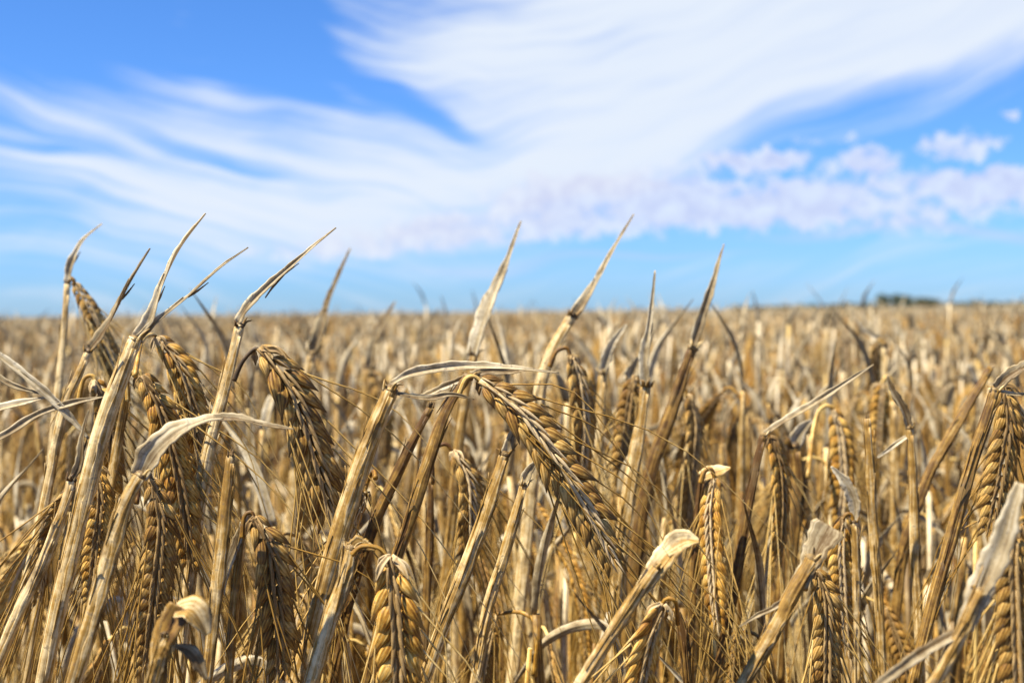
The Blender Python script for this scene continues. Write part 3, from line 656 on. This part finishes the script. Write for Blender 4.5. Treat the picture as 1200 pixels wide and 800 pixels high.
# ------------------------------------------------------------------ ordinary plants: prototypes, then copies
def proto_parts(seed, lo=False):
    """one plant at the origin; returns {part: MB} plus what it looks like"""
    random.seed(seed); rn = random.uniform
    H = rn(.745, .83); lean = rn(-.06, .06); a = rn(0, 6.28); ld = Vector((math.cos(a), math.sin(a), 0))
    top = ld * abs(lean) * 1.6 + Vector((0, 0, H)); mid = ld * abs(lean) * .6 + Vector((0, 0, H * .55))
    parts = []
    lean_dir = (top - mid).normalized(); r = rn(.0012, .0019)
    def new(n): 
        if lo and parts: return parts[0][1]
        m = MB(); parts.append((n, m)); return m
    st = new('stem')
    sides, n = (5, 14) if lo else (9, 30)
    tube(st, [Vector(), Vector((0, 0, H * .25)), mid, top], [r * 1.1, r * (1.25 if lo else 1), r * (1.2 if lo else .9), r * (1.1 if lo else .85)], 'bleached' if lo and seed % 3 else 'stem', sides=sides, n=n, rib=.02, bumps=((.45, .012, .35),))
    sh = new('sheath'); s0 = mid.lerp(top, .35); sw = rn(1.3, 2.4)
    tube(sh, [top, top.lerp(s0, .5), s0], [r * 1.0, r * sw, r * sw * .9, r * 1.15], 'bleached' if lo else 'sheath', sides=6 if lo else 11, n=6 if lo else 16, flat=.8, rib=.04)
    style = seed % 7
    ea = rn(0, 6.28); ed = Vector((math.cos(ea), math.sin(ea), 0))
    # flag blade
    lf = new('leaf'); ln = 5 if lo else 22; sg = 1 if lo else 3
    la = rn(0, 6.28); d = Vector((math.cos(la), math.sin(la), 0)); l = rn(.04, .085)
    wv = rn(.0045, .0085)
    desc = []
    if style in (0, 1, 3, 5):
        leaf(lf, [top, top + Vector((0, 0, l * .4)) + d * l * .12, top + Vector((0, 0, l * .8)) + d * l * .45], [wv * .7, wv, wv * .8, wv * .4, .0006], n=ln, fold=(.6, 1.1), twist=(0, 1.5), seg=sg); desc.append('an upright dry blade')
    elif style == 4:
        leaf(lf, [top, top + Vector((0, 0, .012)) + d * .012, top + d * l * .6 + Vector((0, 0, .0)), top + d * l * .9 - Vector((0, 0, l * .5))], [wv * .7, wv * 1.1, wv, wv * .6, .0006], n=ln, fold=(.5, .9), twist=(0, 1.2), seg=sg); desc.append('a blade bent over level')
    elif style == 2:
        leaf(lf, [top, top + Vector((0, 0, .01)) + d * .006, top + d * .014 - Vector((0, 0, .02)), top + d * .018 - Vector((0, 0, l))], [wv * 1.2, wv * 1.6, wv * 1.3, wv * .8, .0006], n=ln, fold=(.4, .9), twist=(0, 2.5), seg=sg); desc.append('a blade folded down against its stem')
    else:
        leaf(lf, [top, top + Vector((0, 0, .02)) + d * .008], [wv, wv * 1.3, wv * .9], n=6, fold=(.3, .5), seg=sg); desc.append('a snapped off blade')
    for q in range(3 if lo else 5):                  # lower leaves, dry, close along the stem
        z = rn(.35, .95); b = Vector((0, 0, 0)).lerp(mid, z / .55) if z < .55 else mid.lerp(top, (z - .55) / .45)
        la = rn(0, 6.28); d = Vector((math.cos(la), math.sin(la), 0)); l = rn(.06, .15); l2 = new('leaf'); Z = Vector((0, 0, 1))
        if q % 2: lp = [b, b + d * l * .06 + Z * l * .35, b + d * l * rn(.1, .3) + Z * l * .8]
        else: lp = [b, b + d * .010 + Z * .008, b + d * rn(.014, .03) - Z * l * .35, b + d * rn(.01, .05) - Z * l * .9]
        leaf(l2, lp, [wv * .7, wv * .9, wv * .7, .0006], n=ln, fold=(.6, 1.0), twist=(0, rn(-3, 3)), seg=sg)
    for q in range(2):                               # thin side straws from the same root
        a = rn(0, 6.28); o1 = Vector((math.cos(a), math.sin(a), 0)); h2 = rn(.60, .80); rr = rn(.0008, .0013)
        tl = new('tiller')
        tube(tl, [o1 * .006, o1 * rn(.01, .03) + Vector((0, 0, h2 * .5)), o1 * rn(.015, .06) + Vector((rn(-.01, .01), rn(-.01, .01), h2))], [rr * 1.1, rr, rr * .8], 'stem', sides=4 if lo else 7, n=8 if lo else 20, bumps=((rn(.5, .8), .01, .4),))
    # nodding ear on an arched neck
    gm = 'brown_grain' if seed % 3 == 1 else 'grain'
    if style != 6:
        nk = rn(.006, .018); tp = top - lean_dir * rn(.0, .02)
        apex = tp + Vector((0, 0, nk)) * .6 + ed * .008
        e0 = tp + ed * rn(.014, .022) + Vector((0, 0, nk * .3)); wl = rn(.060, .078); out = rn(.1, .55)
        e1 = e0 + ed * wl * out * .6 - Vector((0, 0, wl * .45)); e2 = e0 + ed * wl * out * .7 - Vector((0, 0, wl))
        nm = new('neck'); tube(nm, [tp - Vector((0, 0, .02)), tp, apex, e0], [r * .7, r * .5, r * .42], 'stem', sides=5 if lo else 7, n=6 if lo else 14)
        em = new('ear'); ear(None, [e0, e1, e2], rn(.0115, .0135), gmat=gm, hint=ed.cross(Vector((0, 0, 1))), face=rn(-.5, .5), awn=.10, awn_frac=.4 if lo else .8, lo=lo, mb=em)
        desc.append('a %s nodding ear' % ('weathered brown' if gm == 'brown_grain' else 'golden'))
    else:
        desc.append('no ear left on it')
    return parts, desc, ed, style

PROTO = []
for s in range(14):
    parts, desc, ed, style = proto_parts(100 + s)
    PROTO.append(([(nme, mb.mesh('barley_' + nme)) for nme, mb in parts], desc, ed, style))

random.seed(21)
GROUP = 'barley stalks in the rows just behind the foreground'
spots = []
half = math.atan(600 / F) + R(2.0)
tries = 0
while len(spots) < 254 and tries < 60000:
    tries += 1
    r = math.sqrt(random.uniform(.50 ** 2, 1.42 ** 2)); a = random.uniform(-half, half)
    x, y = r * math.sin(a), r * math.cos(a)
    if any((x - q[0]) ** 2 + (y - q[1]) ** 2 < .026 ** 2 for q in spots): continue
    spots.append((x, y))
spots.sort(key=lambda q: q[1])
ORD = ['nearest', 'second', 'third', 'fourth', 'fifth', 'sixth', 'seventh', 'eighth', 'ninth', 'tenth', 'eleventh', 'twelfth', 'thirteenth', 'fourteenth',
       'fifteenth', 'sixteenth', 'seventeenth', 'eighteenth', 'nineteenth', 'twentieth']
count = {}
for i, (x, y) in enumerate(spots):
    parts, desc, ed, style = PROTO[random.randrange(len(PROTO))]
    rz = random.uniform(0, 6.28)
    px = 600 + F * x / y
    anc = min(HEROES, key=lambda h: abs(h[0] - px) + 14 * count.get(h[1], 0))
    k = count.get(anc[1], 0); count[anc[1]] = k + 1
    w = Matrix.Rotation(rz, 3, 'Z') @ ed
    way = 'left' if w.x < -.5 else 'right' if w.x > .5 else 'toward the camera' if w.y < 0 else 'away'
    if 'nodding' in desc[1]: tail = ('%s ear %s' % ('brown' if 'brown' in desc[1] else 'golden', {'left': 'hanging left', 'right': 'hanging right', 'toward the camera': 'facing forward', 'away': 'facing away'}[way]))
    else: tail = 'without an ear'
    lab = '%s stalk behind %s, %s' % (ORD[min(k, 19)], anc[1], tail)
    assert len(lab.split()) <= 16, lab
    o = thing('barley_stalk', (x, y, 0), lab, 'barley stalk', GROUP)
    s = random.uniform(.97, 1.045) * (1 - .03 * max(0, 1 - (y - .5) / .25)); o.rotation_euler = (random.uniform(-.09, .09), random.uniform(-.09, .09), rz)
    o.scale = (1, 1, s)
    for nme, me in parts:
        c = bpy.data.objects.new(nme, me); COL.objects.link(c); c.parent = o

# ------------------------------------------------------------------ the rest of the crop: one object
LOW = bpy.data.collections.new('low_plants')
for s in range(10):
    parts, *_ = proto_parts(300 + s, lo=True)
    LOW.objects.link(bpy.data.objects.new('plant_%02d' % s, parts[0][1].mesh('plant')))
CL = bpy.data.collections.new('clumps')
for s in range(6):                                       # tops only, for the distance
    random.seed(500 + s); m = MB(); rn = random.uniform
    for q in range(40):
        b = Vector((rn(-.35, .35), rn(-.2, .2), rn(.50, .56))); t = Vector((b.x + rn(-.03, .03), b.y, rn(.72, .83)))
        tube(m, [b, t], [.0036, .0032], 'bleached' if q % 4 else 'stem', sides=4, n=2, cap=False)
        d = Vector((rn(-1, 1), rn(-1, 1), 0)).normalized(); l = rn(.03, .1)
        if random.random() < .8:
            leaf(m, [t, t + d * l * .15 + Vector((0, 0, l * rn(.1, .8))), t + d * l * rn(.2, .8) + Vector((0, 0, l * rn(-.4, 1.1)))], [.005, .009, .001], n=3, seg=1)
        e = t + d * .018
        if random.random() < .6: grain(m, e, Vector((d.x * .4, d.y * .4, -1)), d, Vector((0, -1, 0)), rn(.06, .08), .014, 'grain', 6, 4)
        l = rn(.08, .15) * 1.2; b2 = b.lerp(t, rn(.2, .8))
        leaf(m, [b2, b2 + d * l * .1 + Vector((0, 0, l * .3)), b2 + d * l * .2 + Vector((0, 0, l * rn(-.5, .8)))], [.006, .008, .001], n=3, seg=1)
    CL.objects.link(bpy.data.objects.new('clump_%02d' % s, m.mesh('clump')))

random.seed(33)
pv, prot, psc, pidx = [], [], [], []
def pt(x, y, kind, s, tilt=.1):
    pv.append((x, y, 0)); 
    prot.append((random.uniform(-tilt, tilt), random.uniform(-tilt, tilt), random.uniform(0, 6.28))); psc.append(s); pidx.append(kind)
def ring(r0, r1, n, kind, hw, fs, tilt=.1):
    for _ in range(n):
        r = math.sqrt(random.uniform(r0 * r0, r1 * r1)); a = random.uniform(-hw, hw)
        pt(r * math.sin(a), r * math.cos(a), kind, fs(), tilt)
one = lambda: random.uniform(.95, 1.07) if random.random() < .95 else random.uniform(1.07, 1.12)
ring(1.42, 3.0, 2600, 0, R(38), one)
ring(3.0, 7.0, 4200, 0, R(34), one)
for _ in range(1800):                                    # beside the picture, at the same nearness
    x, y = random.uniform(-1.7, 1.7), random.uniform(.42, 1.6)
    if abs(math.atan2(x, y)) > half + R(3.5) and math.hypot(x, y) < 1.9: pt(x, y, 0, one())
ring(.66, 1.42, 900, 0, half + R(3), lambda: random.uniform(.88, .96))
for _ in range(900):                                     # round and behind the camera
    x, y = random.uniform(-1.6, 1.6), random.uniform(-1.3, .42)
    if y < -.15 or abs(x) > .2 + y * .6: pt(x, y, 0, random.uniform(.9, 1.0))
    elif y > .12: pt(x, y, 0, random.uniform(.74, .80), .04)
ring(6.0, 14, 1500, 1, R(32), lambda: random.uniform(.96, 1.06), .04)
ring(14, 40, 5200, 1, R(30), lambda: random.uniform(.96, 1.06), .04)
ring(40, 130, 9000, 1, R(28), lambda: random.uniform(1.0, 1.07), .03)
npt = len(pv)
# the closed top of the crop far away, gently uneven
nx, ny = 60, 70; sv, sf = [], []
for j in range(ny + 1):
    y = 6 * (900 / 6) ** (j / ny)
    for i in range(nx + 1):
        sv.append((y * .85 * (2 * i / nx - 1), y, .70 + random.uniform(-.02, .03) * min(1, y / 20)))
for j in range(ny):
    for i in range(nx):
        a = npt + j * (nx + 1) + i; sf.append((a, a + 1, a + nx + 2, a + nx + 1))
me = bpy.data.meshes.new('barley_crop'); me.from_pydata(pv + sv, [], sf); me.materials.append(M['canopy'])
N = len(pv) + len(sv)
def attr(name, typ, data, key='value'):
    a = me.attributes.new(name, typ, 'POINT'); a.data.foreach_set(key, data)
pad = len(sv)
attr('rot', 'FLOAT_VECTOR', [c for r in prot for c in r] + [0.] * 3 * pad, 'vector')
attr('siz', 'FLOAT', psc + [1.] * pad)
attr('knd', 'INT', pidx + [2] * pad)
crop = bpy.data.objects.new('barley_crop', me); COL.objects.link(crop); crop['kind'] = 'stuff'
crop['label'] = 'ripe golden barley crop stretching away to the horizon'; crop['category'] = 'barley'
ng = bpy.data.node_groups.new('crop_nodes', 'GeometryNodeTree'); q = G(ng)
ng.interface.new_socket('Geometry', in_out='INPUT', socket_type='NodeSocketGeometry')
ng.interface.new_socket('Geometry', in_out='OUTPUT', socket_type='NodeSocketGeometry')
gi = q.n('NodeGroupInput'); go_ = q.n('NodeGroupOutput'); jn = q.n('GeometryNodeJoinGeometry')
def named(nm, typ): return q.n('GeometryNodeInputNamedAttribute', {'Name': nm}, data_type=typ).outputs[0]
knd = named('knd', 'INT')
for k, coll in ((0, LOW), (1, CL)):
    cmp = q.n('FunctionNodeCompare', data_type='INT', operation='EQUAL')
    ng.links.new(knd, cmp.inputs[2]); cmp.inputs[3].default_value = k
    ci = q.n('GeometryNodeCollectionInfo', {0: coll, 1: True, 2: True})
    ip = q.n('GeometryNodeInstanceOnPoints', {'Points': gi.outputs[0], 'Selection': cmp.outputs[0], 'Instance': ci.outputs[0], 'Pick Instance': True})
    er = q.n('FunctionNodeEulerToRotation', {0: named('rot', 'FLOAT_VECTOR')})
    ng.links.new(er.outputs[0], ip.inputs['Rotation']); ng.links.new(named('siz', 'FLOAT'), ip.inputs['Scale'])
    ng.links.new(ip.outputs[0], jn.inputs[0])
ng.links.new(gi.outputs[0], jn.inputs[0])
ng.links.new(jn.outputs[0], go_.inputs[0])
crop.modifiers.new('crop', 'NODES').node_group = ng

# ------------------------------------------------------------------ trees on the horizon, right
def crown(m, c, rx, rz, n, mat='far_leaves'):
    mi = m.mat(mat)
    lobes = [(c + Vector((random.uniform(-.6, .6) * rx, random.uniform(-.6, .6) * rx, random.uniform(-.35, .45) * rz)), random.uniform(.35, .6)) for _ in range(7)]
    for _ in range(n):
        lc, lr = random.choice(lobes)
        d = Vector((random.gauss(0, 1), random.gauss(0, 1), random.gauss(0, 1))).normalized() * random.uniform(.6, 1.0)
        p = lc + Vector((d.x * rx * lr, d.y * rx * lr, d.z * rz * lr)); s = random.uniform(.15, .4)
        a = Vector((random.uniform(-1, 1), random.uniform(-1, 1), random.uniform(-1, 1))).normalized(); b = a.orthogonal().normalized()
        k = len(m.v); m.v += [tuple(p - a * s), tuple(p + b * s), tuple(p + a * s), tuple(p - b * s)]
        m.face((k, k + 1, k + 2, k + 3), ((0, 0),) * 4, mi)
random.seed(5)
TR = [(1036, 6.9, 'leftmost and tallest round tree of the dark clump on the horizon'), (1052, 6.7, 'second dark tree of the horizon clump, beside the tallest'), (1066, 6.2, 'middle dark tree of the horizon clump, slightly lower'),
      (1080, 6.3, 'dark tree near the right end of the horizon clump'), (1093, 5.3, 'low rounded tree closing the right end of the horizon clump')]
for px, h, lb in TR:
    y = 520 + random.uniform(-6, 6); x = (px - 600) / F * y
    t = thing('distant_tree', (x, y, 0), lb, 'tree', 'trees on the horizon')
    m = MB(); tube(m, [Vector((x, y, 0)), Vector((x + .2, y, h * .35)), Vector((x, y, h * .75))], [.28, .2, .08], 'bark', sides=7, n=8)
    for q in range(5):
        a = random.uniform(0, 6.28); b = Vector((x, y, h * .35))
        tube(m, [b, b + Vector((math.cos(a) * 1.2, math.sin(a) * 1.2, h * .3))], [.1, .03], 'bark', sides=5, n=3)
    m.build('trunk', t)
    m = MB(); crown(m, Vector((x, y, h * .58)), 3.4, h * .5, 1100); m.build('crown', t)
m = MB(); x = 100.0
while x < 250:
    y = 560 + 8 * math.sin(x * .05); px = 600 + F * x / y
    h = 2.6 + 1.2 * min(1, max(0, (px - 900) / 120)) + random.uniform(-.5, .6)
    if px > 1150: h -= .6
    crown(m, Vector((x, y, h * .5)), 3.2, h * .62, 240); x += random.uniform(1.6, 3.0)
w = m.build('far_hedge'); w['kind'] = 'stuff'; w['label'] = 'long low dark hedge line along the horizon at the right'; w['category'] = 'hedge'
print('objects', len(SC.objects), 'points', npt)
